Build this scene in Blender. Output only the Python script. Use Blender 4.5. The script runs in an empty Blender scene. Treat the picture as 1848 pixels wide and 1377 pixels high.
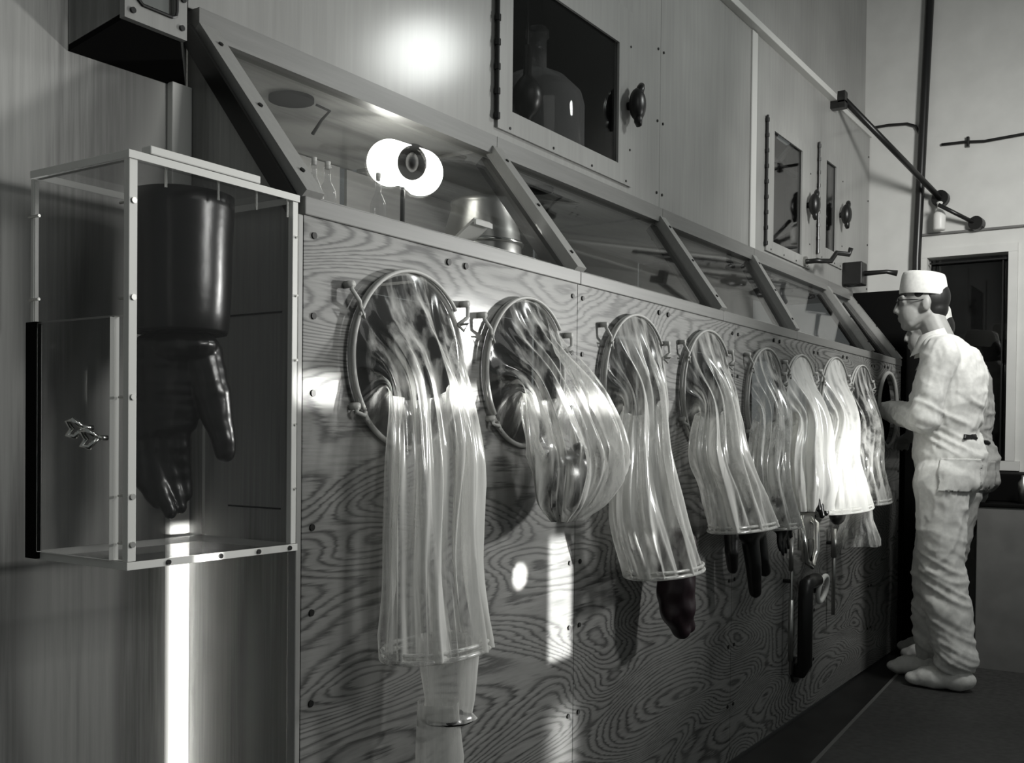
import bpy, bmesh, math, random
from mathutils import Vector, Matrix, noise
from mathutils.geometry import delaunay_2d_cdt
S = bpy.context.scene
C = S.collection
random.seed(7)
PI = math.pi
FRONT, BACK = 0.0, -0.3055          # planes of the lower fronts and of the upper fronts
YE = 1.302                          # near end of the long cabinet

# ------------------------------------------------------------------ camera
yaw, pitch, roll = 0.584180, -0.0149292, 0.0103455
rt = Vector((math.cos(yaw), math.sin(yaw), 0))
f0 = Vector((-math.sin(yaw), math.cos(yaw), 0)); zz = Vector((0, 0, 1))
fw = f0*math.cos(pitch) + zz*math.sin(pitch)
up = -f0*math.sin(pitch) + zz*math.cos(pitch)
R_ = rt*math.cos(roll) + up*math.sin(roll)
U_ = -rt*math.sin(roll) + up*math.cos(roll)
cd = bpy.data.cameras.new('camera'); cam = bpy.data.objects.new('camera', cd); C.objects.link(cam)
M = Matrix((R_, U_, -fw)).transposed().to_4x4(); M.translation = Vector((1.297, 0, 1.095))
cam.matrix_world = M
cd.sensor_width = 36; cd.lens = 36*1877.93/1848; cd.shift_y = (813.7-688.5)/1848
cd.clip_start = 0.02; cd.clip_end = 60
S.camera = cam

# ------------------------------------------------------------------ world, lights, exposure
w = bpy.data.worlds.new('world'); S.world = w; w.use_nodes = True
w.node_tree.nodes['Background'].inputs[0].default_value = (0.93, 1.0, 0.98, 1)
w.node_tree.nodes['Background'].inputs[1].default_value = 0.10
S.view_settings.view_transform = 'Standard'; S.view_settings.look = 'None'
S.view_settings.gamma = 1; S.view_settings.use_curve_mapping = False
S.view_settings.exposure = 0.1

def area(name, loc, target, sx, sy, power, spread=180, col=(1, 1, 0.97), shape='RECTANGLE'):
    l = bpy.data.lights.new(name, 'AREA'); l.shape = shape; l.size = sx; l.size_y = sy
    l.energy = power; l.spread = math.radians(spread); l.color = col
    o = bpy.data.objects.new(name, l); C.objects.link(o); o.location = loc
    d = (Vector(target)-Vector(loc)).normalized()
    o.rotation_euler = d.to_track_quat('-Z', 'Y').to_euler()
    return o
area('ceiling_flood', (1.22, 3.91, 2.91), (-0.3, 2.3, 1.9), 0.34, 0.30, 11, col=(0.97, 1, 0.97), shape='ELLIPSE')
area('low_flood', (2.0, 4.4, 1.62), (0.0, 2.15, 1.35), 0.20, 0.20, 5.8, spread=54)
area('side_fill', (1.75, 1.75, 1.75), (0.0, 1.4, 1.35), 0.4, 0.4, 2.3, spread=76)  # unseen lamp added to brighten the near fronts
area('room_fill', (2.6, 1.2, 3.2), (0, 2.6, 1.2), 1.6, 1.6, 6)
area('far_fill', (1.45, 4.0, 2.5), (0.1, 5.7, 1.75), 0.4, 0.4, 17, spread=110)  # unseen lamp added to brighten the far end
def beam(name, y, z, sx, sz, power, d=(0.75, 0.66, 0.0), dist=2.2, shape='RECTANGLE', x=0.0, spread=3):  # unseen narrow lamp, added to throw a single patch of light
    dv = Vector(d).normalized(); p = Vector((x, y, z)) + dv*dist
    return area(name, p, (x, y, z), sx*abs(dv.x), sz, power, spread=spread, shape=shape)
beam('slit_beam', 1.78, 1.172, .97, 0.045, .65, d=(.86, .5, 0), spread=1.2)
beam('bar_beam', 2.183, 0.70, 0.105, 0.30, 0.22, spread=.8)
beam('bar_beam_low', 2.2, 0.32, 0.11, 0.20, 0.07, spread=2.5)
beam('round_beam', 2.0, 0.772, 0.055, 0.055, 0.035, shape='ELLIPSE', spread=.6)
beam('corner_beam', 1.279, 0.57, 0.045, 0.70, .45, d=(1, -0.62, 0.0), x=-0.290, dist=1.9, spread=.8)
beam('sleeve_beam', 4.13, 1.0, 0.80, 0.36, 1.9, d=(1, 0, 0), spread=14)

# ------------------------------------------------------------------ materials
def nt(name):
    m = bpy.data.materials.new(name); m.use_nodes = True
    n = m.node_tree; b = n.nodes['Principled BSDF']
    return m, n, b
def L(n, a, b): n.links.new(a, b)
def g(v): return (v*1.0, v*1.0, v*0.965, 1)
def plain(name, v, rough=0.5, metal=0, coat=0, spec=0.5, nz=0.0, scale=20, sub=None, col=None):
    m, n, b = nt(name)
    c = col if col else g(v)
    b.inputs['Base Color'].default_value = c
    b.inputs['Roughness'].default_value = rough; b.inputs['Metallic'].default_value = metal
    b.inputs['Coat Weight'].default_value = coat; b.inputs['Specular IOR Level'].default_value = spec
    if nz:
        t = n.nodes.new('ShaderNodeTexCoord'); no = n.nodes.new('ShaderNodeTexNoise'); no.inputs['Scale'].default_value = scale
        no.inputs['Detail'].default_value = 5; r = n.nodes.new('ShaderNodeValToRGB')
        r.color_ramp.elements[0].color = tuple(x*(1-nz) for x in c[:3])+(1,); r.color_ramp.elements[1].color = tuple(min(1, x*(1+nz)) for x in c[:3])+(1,)
        r.color_ramp.elements[0].position = .3; r.color_ramp.elements[1].position = .7
        L(n, t.outputs['Object'], no.inputs['Vector']); L(n, no.outputs['Fac'], r.inputs[0]); L(n, r.outputs[0], b.inputs['Base Color'])
        bp = n.nodes.new('ShaderNodeBump'); bp.inputs['Strength'].default_value = .25; bp.inputs['Distance'].default_value = .002
        L(n, no.outputs['Fac'], bp.inputs['Height']); L(n, bp.outputs[0], b.inputs['Normal'])
    return m
def wood(name, dark, light, stretch=(1, 1, 1), rings=0.0, fibre=(1, 1, 1), rscale=1.5, rough=0.4, coat=0.3, crough=0.15, fib_amt=0.5, blotch=0.15):
    # rotary-cut plywood: contour lines of a smooth field for the figure, stretched noise for the fibre
    m, n, b = nt(name)
    gm = n.nodes.new('ShaderNodeNewGeometry')
    def mp(sc):
        k = n.nodes.new('ShaderNodeMapping'); k.inputs['Scale'].default_value = sc; L(n, gm.outputs['Position'], k.inputs['Vector']); return k
    fn = n.nodes.new('ShaderNodeTexNoise'); fn.inputs['Scale'].default_value = 1; fn.inputs['Detail'].default_value = 6; fn.inputs['Roughness'].default_value = .6
    L(n, mp(fibre).outputs[0], fn.inputs['Vector'])
    def math_(op, a, bb=None):
        k = n.nodes.new('ShaderNodeMath'); k.operation = op
        for i, v in enumerate((a, bb)):
            if v is None: continue
            if isinstance(v, (int, float)): k.inputs[i].default_value = v
            else: L(n, v, k.inputs[i])
        return k.outputs[0]
    val = math_('MULTIPLY', math_('SUBTRACT', fn.outputs['Fac'], .5), fib_amt*2)
    if rings:
        rn = n.nodes.new('ShaderNodeTexNoise'); rn.inputs['Scale'].default_value = rscale; rn.inputs['Detail'].default_value = 1.6
        rn.inputs['Roughness'].default_value = .35; rn.inputs['Distortion'].default_value = .35
        L(n, mp(stretch).outputs[0], rn.inputs['Vector'])
        s = math_('SINE', math_('ADD', math_('MULTIPLY', rn.outputs['Fac'], rings), math_('MULTIPLY', fn.outputs['Fac'], 6.0 if rings > 100 else 1.5)))
        s2 = math_('MULTIPLY', math_('POWER', math_('ADD', math_('MULTIPLY', s, .5), .5), 2.6), 1.0)
        val = math_('ADD', val, math_('SUBTRACT', math_('MULTIPLY', s2, -.62), -.35))
    bn = n.nodes.new('ShaderNodeTexNoise'); bn.inputs['Scale'].default_value = 2.2; bn.inputs['Detail'].default_value = 2
    L(n, gm.outputs['Position'], bn.inputs['Vector'])
    val = math_('ADD', val, math_('MULTIPLY', math_('SUBTRACT', bn.outputs['Fac'], .5), blotch*2))
    val = math_('ADD', val, .5)
    r = n.nodes.new('ShaderNodeValToRGB'); r.color_ramp.elements[0].color = g(dark); r.color_ramp.elements[1].color = g(light)
    r.color_ramp.elements[0].position = .05; r.color_ramp.elements[1].position = .95
    L(n, val, r.inputs[0]); L(n, r.outputs[0], b.inputs['Base Color'])
    b.inputs['Roughness'].default_value = rough; b.inputs['Coat Weight'].default_value = coat; b.inputs['Coat Roughness'].default_value = crough
    bp = n.nodes.new('ShaderNodeBump'); bp.inputs['Strength'].default_value = .3 if name.startswith('varn') else .12; bp.inputs['Distance'].default_value = .002
    L(n, val, bp.inputs['Height']); L(n, bp.outputs[0], b.inputs['Normal'])
    return m
m_front = wood('figured_plywood', .028, .25, stretch=(1, .68, 2.8), rings=270, fibre=(20, 9, 150), rscale=1.65, rough=.55, coat=.28, crough=.13, fib_amt=.45, blotch=.3)
m_upper = wood('varnished_plywood', .22, .42, stretch=(1, 1, .3), rings=0, fibre=(60, 55, 3.0), rough=.6, coat=.42, crough=.17, fib_amt=.28, blotch=.5)
m_wall = wood('sealed_plywood', .17, .44, stretch=(1, 2.6, .35), rings=26, fibre=(60, 110, 3.5), rscale=1.6, rough=.6, coat=.0, crough=.3, fib_amt=.42)
m_end = wood('end_plywood', .17, .42, stretch=(3, 1, .4), rings=16, fibre=(130, 60, 4), rscale=1.6, rough=.5, coat=.2, crough=.3, fib_amt=.4)
m_rail = wood('rail_wood', .13, .27, fibre=(60, 4, 90), rough=.45, coat=.2, fib_amt=.3)
m_mull = wood('mullion_wood', .24, .42, fibre=(60, 90, 30), rough=.45, coat=.2, fib_amt=.2)
m_inner = wood('inner_plywood', .16, .50, stretch=(1.6, .7, 1), rings=30, fibre=(60, 5, 60), rough=.4, coat=.4, fib_amt=.35)
m_lightstrip = plain('light_strip_white', .8, .5)
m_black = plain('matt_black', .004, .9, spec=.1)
m_screw = plain('dark_screw', .02, .5, metal=.5)
m_iron = plain('black_iron', .012, .35)
m_chrome = plain('bright_steel', .75, .18, metal=1)
m_steel = plain('dull_steel', .45, .35, metal=1)
m_rubber = plain('black_rubber', .006, .28, spec=.6, nz=.3, scale=30)
m_brubber = plain('brown_rubber', .02, .35, col=(.022, .012, .016, 1))
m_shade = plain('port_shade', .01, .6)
m_floor = plain('floor_lino', .012, .45, nz=.4, scale=6)
m_mat = plain('mat_rubber', .05, .6, nz=.3, scale=40)
m_matedge = plain('mat_edge', .14, .5)
m_white = plain('white_enamel', .75, .4)
m_cloth = plain('white_cotton', .72, .85, spec=.2, nz=.08, scale=60)
m_cloth2 = plain('grey_cotton', .36, .85, spec=.2, nz=.08, scale=60)
m_skin = plain('skin', .34, .5, nz=.08, scale=25)
m_hair = plain('dark_hair', .012, .5)
m_paint = plain('wall_paint', .62, .6, nz=.05, scale=8)
m_beam = plain('beam_paint', .66, .45)
m_grey = plain('grey_panel', .16, .5, nz=.12, scale=10)
m_cord = plain('cord', .45, .5)

def thin(name, tint=1.0, ior=1.5, rough=.02, haze=0.0):
    m, n, b = nt(name); n.nodes.remove(b)
    out = n.nodes['Material Output']
    tr = n.nodes.new('ShaderNodeBsdfTransparent'); tr.inputs[0].default_value = (tint, tint, tint, 1)
    gl = n.nodes.new('ShaderNodeBsdfGlossy'); gl.inputs['Roughness'].default_value = rough
    lw = n.nodes.new('ShaderNodeLayerWeight'); lw.inputs[0].default_value = .5
    pw = n.nodes.new('ShaderNodeMath'); pw.operation = 'POWER'; L(n, lw.outputs['Facing'], pw.inputs[0]); pw.inputs[1].default_value = 4
    fr = n.nodes.new('ShaderNodeMath'); fr.operation = 'MULTIPLY_ADD'; r0 = ((ior-1)/(ior+1))**2
    L(n, pw.outputs[0], fr.inputs[0]); fr.inputs[1].default_value = (1-r0)*.55; fr.inputs[2].default_value = r0
    mx = n.nodes.new('ShaderNodeMixShader'); L(n, fr.outputs[0], mx.inputs[0]); L(n, tr.outputs[0], mx.inputs[1]); L(n, gl.outputs[0], mx.inputs[2])
    last = mx
    if haze:
        df = n.nodes.new('ShaderNodeBsdfDiffuse'); df.inputs[0].default_value = (.8, .8, .8, 1)
        m2 = n.nodes.new('ShaderNodeMixShader'); m2.inputs[0].default_value = haze; L(n, mx.outputs[0], m2.inputs[1]); L(n, df.outputs[0], m2.inputs[2]); last = m2
    L(n, last.outputs[0], out.inputs[0])
    return m
m_glass = thin('window_glass', .96, 1.5)
m_acryl = thin('clear_acrylic', .96, 1.25, haze=.006)
m_flask = thin('flask_glass', .93, 1.5, haze=.11)  # diffuse haze put in for the white glints on the glass
def film(name, lo, hi, streak=1.0, bright=.85, bias=0.0):
    # vinyl film: clear where seen square-on, milky where it is creased or turned edge-on
    m, n, b = nt(name); n.nodes.remove(b); out = n.nodes['Material Output']
    lw = n.nodes.new('ShaderNodeLayerWeight'); lw.inputs[0].default_value = .45
    at = n.nodes.new('ShaderNodeAttribute'); at.attribute_name = 'crease'
    no = n.nodes.new('ShaderNodeTexNoise'); no.inputs['Scale'].default_value = 1; no.inputs['Detail'].default_value = 4
    tc = n.nodes.new('ShaderNodeTexCoord'); mp = n.nodes.new('ShaderNodeMapping'); mp.inputs['Scale'].default_value = (34, 34, 1.8)
    L(n, tc.outputs['Object'], mp.inputs[0]); L(n, mp.outputs[0], no.inputs['Vector'])
    def mth(op, a, bb):
        k = n.nodes.new('ShaderNodeMath'); k.operation = op
        for i, v in enumerate((a, bb)):
            if isinstance(v, (int, float)): k.inputs[i].default_value = v
            else: L(n, v, k.inputs[i])
        return k.outputs[0]
    nn = mth('MULTIPLY', mth('SUBTRACT', no.outputs['Fac'], .42), 2.2*streak)
    v = mth('ADD', mth('MULTIPLY', lw.outputs['Facing'], .55), mth('MULTIPLY', nn, .5))
    v = mth('ADD', v, mth('MULTIPLY', at.outputs['Fac'], .35))
    v = mth('ADD', v, bias)
    mr = n.nodes.new('ShaderNodeMapRange'); mr.inputs[1].default_value = .18; mr.inputs[2].default_value = .72; mr.inputs[3].default_value = lo; mr.inputs[4].default_value = hi
    L(n, v, mr.inputs[0])
    df = n.nodes.new('ShaderNodeBsdfDiffuse'); df.inputs[0].default_value = (bright, bright, bright*.97, 1)
    tl = n.nodes.new('ShaderNodeBsdfTranslucent'); tl.inputs[0].default_value = (bright, bright, bright*.97, 1)
    md = n.nodes.new('ShaderNodeMixShader'); md.inputs[0].default_value = .35; L(n, df.outputs[0], md.inputs[1]); L(n, tl.outputs[0], md.inputs[2])
    tr = n.nodes.new('ShaderNodeBsdfTransparent'); tr.inputs[0].default_value = (.97, .97, .97, 1)
    mx = n.nodes.new('ShaderNodeMixShader'); L(n, mr.outputs[0], mx.inputs[0]); L(n, tr.outputs[0], mx.inputs[1]); L(n, md.outputs[0], mx.inputs[2])
    gl = n.nodes.new('ShaderNodeBsdfGlossy'); gl.inputs['Roughness'].default_value = .16
    m2 = n.nodes.new('ShaderNodeMixShader'); m2.inputs[0].default_value = .08; L(n, mx.outputs[0], m2.inputs[1]); L(n, gl.outputs[0], m2.inputs[2])
    L(n, m2.outputs[0], out.inputs[0])
    return m
m_film = film('vinyl_film', .06, .95, 1.7)
m_film2 = film('milky_vinyl_film', .10, .93, 1.3, bias=.16)
m_film3 = film('white_vinyl_film', .15, .97, bright=.92, bias=.40)
m_glow = plain('lit_lamp', 1)
_b = m_glow.node_tree.nodes['Principled BSDF']; _b.inputs['Emission Color'].default_value = (1, 1, .93, 1); _b.inputs['Emission Strength'].default_value = 12
m_edge = plain('polished_acrylic_edge', .8, .25, coat=.5)  # pale colour carries the light that the acrylic edges catch

# ------------------------------------------------------------------ builders
def link(name, me, mat=None, parent=None, smooth=False):
    o = bpy.data.objects.new(name, me); C.objects.link(o)
    if mat: me.materials.append(mat)
    if parent: o.parent = parent
    if smooth:
        for p in me.polygons: p.use_smooth = True
    return o
def tag(o, label, cat, group=None):
    o['label'] = label; o['category'] = cat
    if group: o['group'] = group
    return o
def thing(name, label, cat, loc=(0, 0, 0), group=None):
    o = bpy.data.objects.new(name, None); C.objects.link(o); o.location = loc; o.empty_display_size = .05
    return tag(o, label, cat, group)
class B:
    """collects shapes in world coordinates; put() links them as one mesh, relative to its parent"""
    def __init__(s): s.bm = bmesh.new()
    def box(s, x0, x1, y0, y1, z0, z1, bev=0):
        v = [s.bm.verts.new((x, y, z)) for x in (x0, x1) for y in (y0, y1) for z in (z0, z1)]
        fs = [s.bm.faces.new([v[i] for i in q]) for q in ((0, 1, 3, 2), (4, 6, 7, 5), (0, 4, 5, 1), (2, 3, 7, 6), (0, 2, 6, 4), (1, 5, 7, 3))]
        if bev: bmesh.ops.bevel(s.bm, geom=list({e for f in fs for e in f.edges}), offset=bev, segments=2, affect='EDGES', profile=.5)
        return s
    def hexa(s, a, b):      # two quads of 4 points each -> solid
        va = [s.bm.verts.new(p) for p in a]; vb = [s.bm.verts.new(p) for p in b]
        n_ = len(a); s.bm.faces.new(va); s.bm.faces.new(vb[::-1])
        for i in range(n_): s.bm.faces.new([va[i], vb[i], vb[(i+1) % n_], va[(i+1) % n_]])
        return s
    def bar(s, p, q, wv, dv):   # bar from p to q, cross-section spanned by vectors wv, dv (full sizes)
        p, q, wv, dv = map(Vector, (p, q, wv, dv))
        f = lambda c: [c-wv/2-dv/2, c+wv/2-dv/2, c+wv/2+dv/2, c-wv/2+dv/2]
        return s.hexa(f(p), f(q))
    def tube(s, pts, r, n_=12, cap=True, closed=False):
        pts = [Vector(p) for p in pts]; rs = r if isinstance(r, (list, tuple)) else [r]*len(pts)
        rings = []; N = len(pts); ref = None
        for i, p in enumerate(pts):
            if closed: t = pts[(i+1) % N]-pts[i-1]
            else: t = pts[min(i+1, N-1)]-pts[max(i-1, 0)]
            t.normalize()
            if ref is None: ref = Vector((0, 0, 1)) if abs(t.z) < .9 else Vector((1, 0, 0))
            a = (ref - t*ref.dot(t)).normalized(); b_ = t.cross(a); ref = a
            rings.append([s.bm.verts.new(p+(a*math.cos(k*2*PI/n_)+b_*math.sin(k*2*PI/n_))*rs[i]) for k in range(n_)])
        for i in range(N if closed else N-1):
            A, D = rings[i], rings[(i+1) % N]
            for k in range(n_): s.bm.faces.new([A[k], A[(k+1) % n_], D[(k+1) % n_], D[k]])
        if cap and not closed: s.bm.faces.new(rings[0][::-1]); s.bm.faces.new(rings[-1])
        return s
    def cyl(s, p, q, r, n_=20, r2=None): return s.tube([p, q], [r, r if r2 is None else r2], n_)
    def lathe(s, c, prof, n_=28, ax=(0, 0, 1), closed=False):
        q = Vector(ax).to_track_quat('Z', 'X'); c = Vector(c); rings = []
        for r, z in prof:
            rings.append([s.bm.verts.new(c+q @ Vector((r*math.cos(k*2*PI/n_), r*math.sin(k*2*PI/n_), z))) for k in range(n_)])
        for A, D in zip(rings, rings[1:]):
            for k in range(n_): s.bm.faces.new([A[k], A[(k+1) % n_], D[(k+1) % n_], D[k]])
        if closed: s.bm.faces.new(rings[0][::-1]); s.bm.faces.new(rings[-1])
        return s
    def ell(s, c, r, n_=20, rot=None):
        ret = bmesh.ops.create_uvsphere(s.bm, u_segments=n_, v_segments=n_//2+2, radius=1)
        m_ = Matrix.Diagonal(Vector(r)).to_4x4()
        if rot: m_ = rot.to_matrix().to_4x4() @ m_
        m_ = Matrix.Translation(Vector(c)) @ m_
        for v in ret['verts']: v.co = m_ @ v.co
        return s
    def cap(s, p, q, r1, r2, n_=16):
        p, q = Vector(p), Vector(q)
        s.ell(p, (r1,)*3, n_); s.ell(q, (r2,)*3, n_); s.cyl(p, q, r1, n_, r2); return s
    def chain(s, pts):     # [(point, radius), ...]
        for (p, a), (q, b_) in zip(pts, pts[1:]): s.cap(p, q, a, b_)
        return s
    def put(s, name, mat, parent=None, smooth=False, label=None):
        bmesh.ops.recalc_face_normals(s.bm, faces=s.bm.faces)
        me = bpy.data.meshes.new(name)
        if parent:
            off = parent.location.copy()
            if parent.parent: off = off + parent.parent.location
            bmesh.ops.translate(s.bm, verts=s.bm.verts, vec=-off)
        s.bm.to_mesh(me); s.bm.free()
        o = link(name, me, mat, parent, smooth)
        if label: o['label'] = label
        return o
    def fuse(s, name, mat, parent=None, voxel=.005, it=6, deform=None, sub=0):
        bmesh.ops.recalc_face_normals(s.bm, faces=s.bm.faces)
        me = bpy.data.meshes.new('tmp'); s.bm.to_mesh(me); s.bm.free()
        t = bpy.data.objects.new('tmp', me); C.objects.link(t)
        r = t.modifiers.new('r', 'REMESH'); r.mode = 'VOXEL'; r.voxel_size = voxel
        if it: k = t.modifiers.new('s', 'SMOOTH'); k.iterations = it; k.factor = .5
        dg = bpy.context.evaluated_depsgraph_get(); dg.update()
        m2 = bpy.data.meshes.new_from_object(t.evaluated_get(dg))
        bpy.data.objects.remove(t); bpy.data.meshes.remove(me)
        m2.name = name; m2.materials.clear()
        if deform:
            ns = [v.normal.copy() for v in m2.vertices]
            for v, nn in zip(m2.vertices, ns): v.co = v.co + nn*deform(v.co, nn)
        if parent:
            off = parent.location
            for v in m2.vertices: v.co -= off
        return link(name, m2, mat, parent, True)

def plate_holes(x, th, outer, holes, nseg=72):
    """solid plate in the yz plane, front face at x, thickness th; holes = list of circles (y,z,r) or polygons"""
    vs, es = [], []
    def loop(pts):
        i0 = len(vs); vs.extend(Vector(p) for p in pts)
        es.extend((i0+k, i0+(k+1) % len(pts)) for k in range(len(pts)))
    loop(outer); polys = []
    for h in holes:
        if len(h) == 3 and not isinstance(h[0], tuple):
            h = [(h[0]+h[2]*math.cos(k*2*PI/nseg), h[1]+h[2]*math.sin(k*2*PI/nseg)) for k in range(nseg)]
        loop(h); polys.append(h)
    v2, e2, f2, *_ = delaunay_2d_cdt(vs, es, [], 1, 1e-6)
    def inside(p, poly):
        c = False; j = len(poly)-1
        for i in range(len(poly)):
            if (poly[i][1] > p[1]) != (poly[j][1] > p[1]) and p[0] < (poly[j][0]-poly[i][0])*(p[1]-poly[i][1])/(poly[j][1]-poly[i][1])+poly[i][0]: c = not c
            j = i
        return c
    bm = bmesh.new(); bv = [bm.verts.new((x, p[0], p[1])) for p in v2]
    for f in f2:
        cx_ = sum(v2[i][0] for i in f)/len(f); cy_ = sum(v2[i][1] for i in f)/len(f)
        if any(inside((cx_, cy_), h) for h in polys) or not inside((cx_, cy_), outer): continue
        bm.faces.new([bv[i] for i in f])
    r = bmesh.ops.extrude_face_region(bm, geom=bm.faces[:])
    bmesh.ops.translate(bm, vec=(-th, 0, 0), verts=[v for v in r['geom'] if isinstance(v, bmesh.types.BMVert)])
    b = B(); b.bm.free(); b.bm = bm
    return b
def rect(y0, y1, z0, z1): return [(y0, z0), (y1, z0), (y1, z1), (y0, z1)]
def struct(o): o['kind'] = 'structure'; return o

# ------------------------------------------------------------------ the setting
struct(B().box(-1.6, 4.2, -1.6, 6.3, -.1, 0).put('floor', m_floor))
struct(B().box(BACK-.05, BACK-.0005, -1.3, YE-.002, 0, 3.3).put('wall_left', m_wall))
# white batten added in the corner, standing for a strip of light
struct(B().box(BACK, BACK+.016, YE-.046, YE-.001, 0, 1.74, .002).put('trim_1', m_lightstrip))
# wall over the cabinets, with its ledge of painted angle
struct(B().box(BACK-.07, BACK-.03, YE, 6.1, 2.84, 4.6).put('wall_upper', m_upper))
struct(B().box(BACK-.03, BACK+.035, 1.2, 5.42, 2.815, 2.845, .003).box(BACK-.03, BACK+.012, 5.42, 6.1, 2.815, 2.842, .003).put('trim_2', m_beam))
# far wall, with the dark window in it
wf = [(x, z) for x, z in rect(BACK-.07, 2.2, 0, 4.6)]
far = plate_holes(0, .08, wf, [rect(.02, .43, .985, 2.1)])
for v in far.bm.verts: v.co = Vector((v.co.y, 6.1-v.co.x, v.co.z))
struct(far.put('wall_far', m_paint))
b = B()
for (x0, x1, z0, z1) in ((-.025, .0195, .986, 2.0995), (.4305, .475, .986, 2.0995), (-.025, .475, 2.1, 2.145), (-.04, .50, .935, .985)): b.box(x0, x1, 6.075, 6.099, z0, z1)
wfr = struct(b.put('window_1', m_paint))
B().box(.02, .43, 6.13, 6.135, .985, 2.1).put('pane', m_glass, wfr)
B().box(.03, .42, 6.092, 6.1, 2.065, 2.072).box(.4, .405, 6.092, 6.1, 1.0, 2.06).put('inner_frame', m_iron, wfr)
struct(B().box(-.3, .8, 6.25, 6.29, .6, 2.4).put('dark_backing', m_black))  # black board behind the window glass, standing for the darkness there
struct(B().box(-.05, .5, 6.08, 6.1, 2.225, 2.237, .002).box(.5, 2.2, 6.08, 6.1, 2.225, 2.237, .002).put('trim_4', m_grey))

# ------------------------------------------------------------------ glove boxes (lower tier)
ylo = [YE, 2.259, 3.189, 3.925, 5.032, 5.60]
yup = [1.31, 2.303, 3.33, 4.225, 5.273, 5.72]
yfr = [YE, 2.250, 3.30, 4.17, 5.045, 5.60]     # seams of the fronts
ZL, ZT = 1.505, 1.866
holes = [(1.585, 1.238, .166), (2.005, 1.238, .163), (2.553, 1.238, .180), (3.045, 1.238, .182), (3.565, 1.225, .178), (3.95, 1.232, .175), (4.404, 1.238, .19), (4.808, 1.24, .18), (5.31, 1.24, .175)]
names = ['glove box at the near end, its sloping window lit from inside', 'second glove box from the near end, behind the long narrow sleeve', 'middle glove box of the row, third from the near end', 'fourth glove box from the near end, behind the white sleeves', 'last glove box of the row, beside the standing man']
sl = Vector((.3055, 0, -(ZT-ZL))).normalized(); sn = Vector(((ZT-ZL), 0, .3055)).normalized()
for i in range(5):
    y0, y1 = ylo[i], ylo[i+1]; u0, u1 = yup[i], yup[i+1]; f0_, f1_ = yfr[i], yfr[i+1]
    t = thing('glove_box', 'varnished plywood ' + names[i], 'glove box', (0, f0_, 0), 'glove boxes in the long row')
    hs = [h for h in holes if f0_ < h[0] < f1_]
    plate_holes(FRONT, .019, rect(f0_+.0012, f1_-.0012, .012, 1.472), hs).put('front_panel', m_front, t)
    B().box(-.02, .004, y0+.0005, y1-.0005, 1.4725, ZL, .002).put('sill_rail', m_rail, t)
    B().bar((BACK+.004, u0+.001, 1.868), (BACK+.004, u1-.001, 1.868), (.036, 0, 0), (0, 0, .05)).put('head_rail', m_rail, t)
    # mullion at the near side (and at the far side for the last one)
    ends = [(y0, u0, 1)] + ([(y1, u1, -1)] if i == 4 else [])
    for (a, u, sg) in ends:
        c0 = Vector((-.004, a+sg*(.022 if i == 0 or sg < 0 else 0), ZL)); c1 = Vector((BACK+.012, u+sg*(.022 if i == 0 or sg < 0 else 0), ZT-.012))
        B().bar(c0, c1, (0, .044, 0), sn*.03).put('mullion', m_mull, t)
        if i == 0: B().bar(Vector((-.01, YE-.005, ZL-.01))-sn*.012, Vector((BACK+.012, YE-.005, ZT-.012))-sn*.012, (0, .009, 0), sn*.034).put('glazing_stop', m_iron, t)
        else: B().bar(c0-sn*.04, c1-sn*.04, (0, .05, 0), sn*.03).put('glazing_stop', m_iron, t)
        for k in (.12, .5, .88):
            p = c0.lerp(c1, k)+sn*.015; B().cyl(p, p+sn*.003, .005, 10).put('screw', m_screw, t)
    p = [Vector((-.010, y0+.022, ZL-.004)), Vector((-.010, y1-.022, ZL-.004)), Vector((BACK+.004, u1-.022, ZT-.012)), Vector((BACK+.004, u0+.022, ZT-.012))]
    B().hexa([q-sn*.004 for q in p], [q-sn*.008 for q in p]).put('pane', m_glass, t)
    # inside; lower lining and floor blackened for the shade behind the ports
    XB = -.80
    B().box(XB-.01, XB, f0_+.03, f1_, 1.532, 1.868).put('back_panel', m_inner, t)
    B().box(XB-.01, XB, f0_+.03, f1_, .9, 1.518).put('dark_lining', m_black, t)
    B().box(XB-.01, BACK-.016, u0+.03, u1-.003, 1.870, 1.885).put('ceiling_panel', m_inner, t)
    B().box(XB, -.072, max(f0_, y0)+.03, min(f1_, y1)-.003, 1.52, 1.53).put('baffle_shelf', m_inner, t)  # hidden from view, added to keep lamp light away from the ports
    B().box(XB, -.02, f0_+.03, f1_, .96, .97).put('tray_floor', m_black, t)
    # ceiling port
    if i < 4:
        cy_ = [1.730, 2.77, 3.70, 4.75][i]; cx_ = -.468 if i == 0 else -.45
        pc = B().cyl((cx_, cy_, 1.862), (cx_, cy_, 1.870), .052, 36).put('ceiling_port', m_black, t)
        B().tube([(cx_+.03, cy_+.05, 1.862), (cx_+.04, cy_+.085, 1.855), (cx_+.0, cy_+.10, 1.845), (cx_-.03, cy_+.10, 1.815)], [.003, .003, .0035, .0045]).put('latch', m_shade, pc)
    # screws round the front
    k = 0
    for yy in (f0_+.025, f1_-.025):
        for z in (1.44, 1.30, 1.165, .93, .78, .62, .40, .2):
            if any((yy-h[0])**2+(z-h[1])**2 < (h[2]+.02)**2 for h in hs): continue
            B().cyl((0, yy, z), (.003, yy, z), .006, 10).put('screw', m_screw, t)
    ym = (f0_+f1_)/2
    for yy in (ym-.06, ym+.0):
        B().cyl((0, yy, 1.45), (.004, yy, 1.45), .007, 10).put('screw', m_screw, t)
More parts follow.
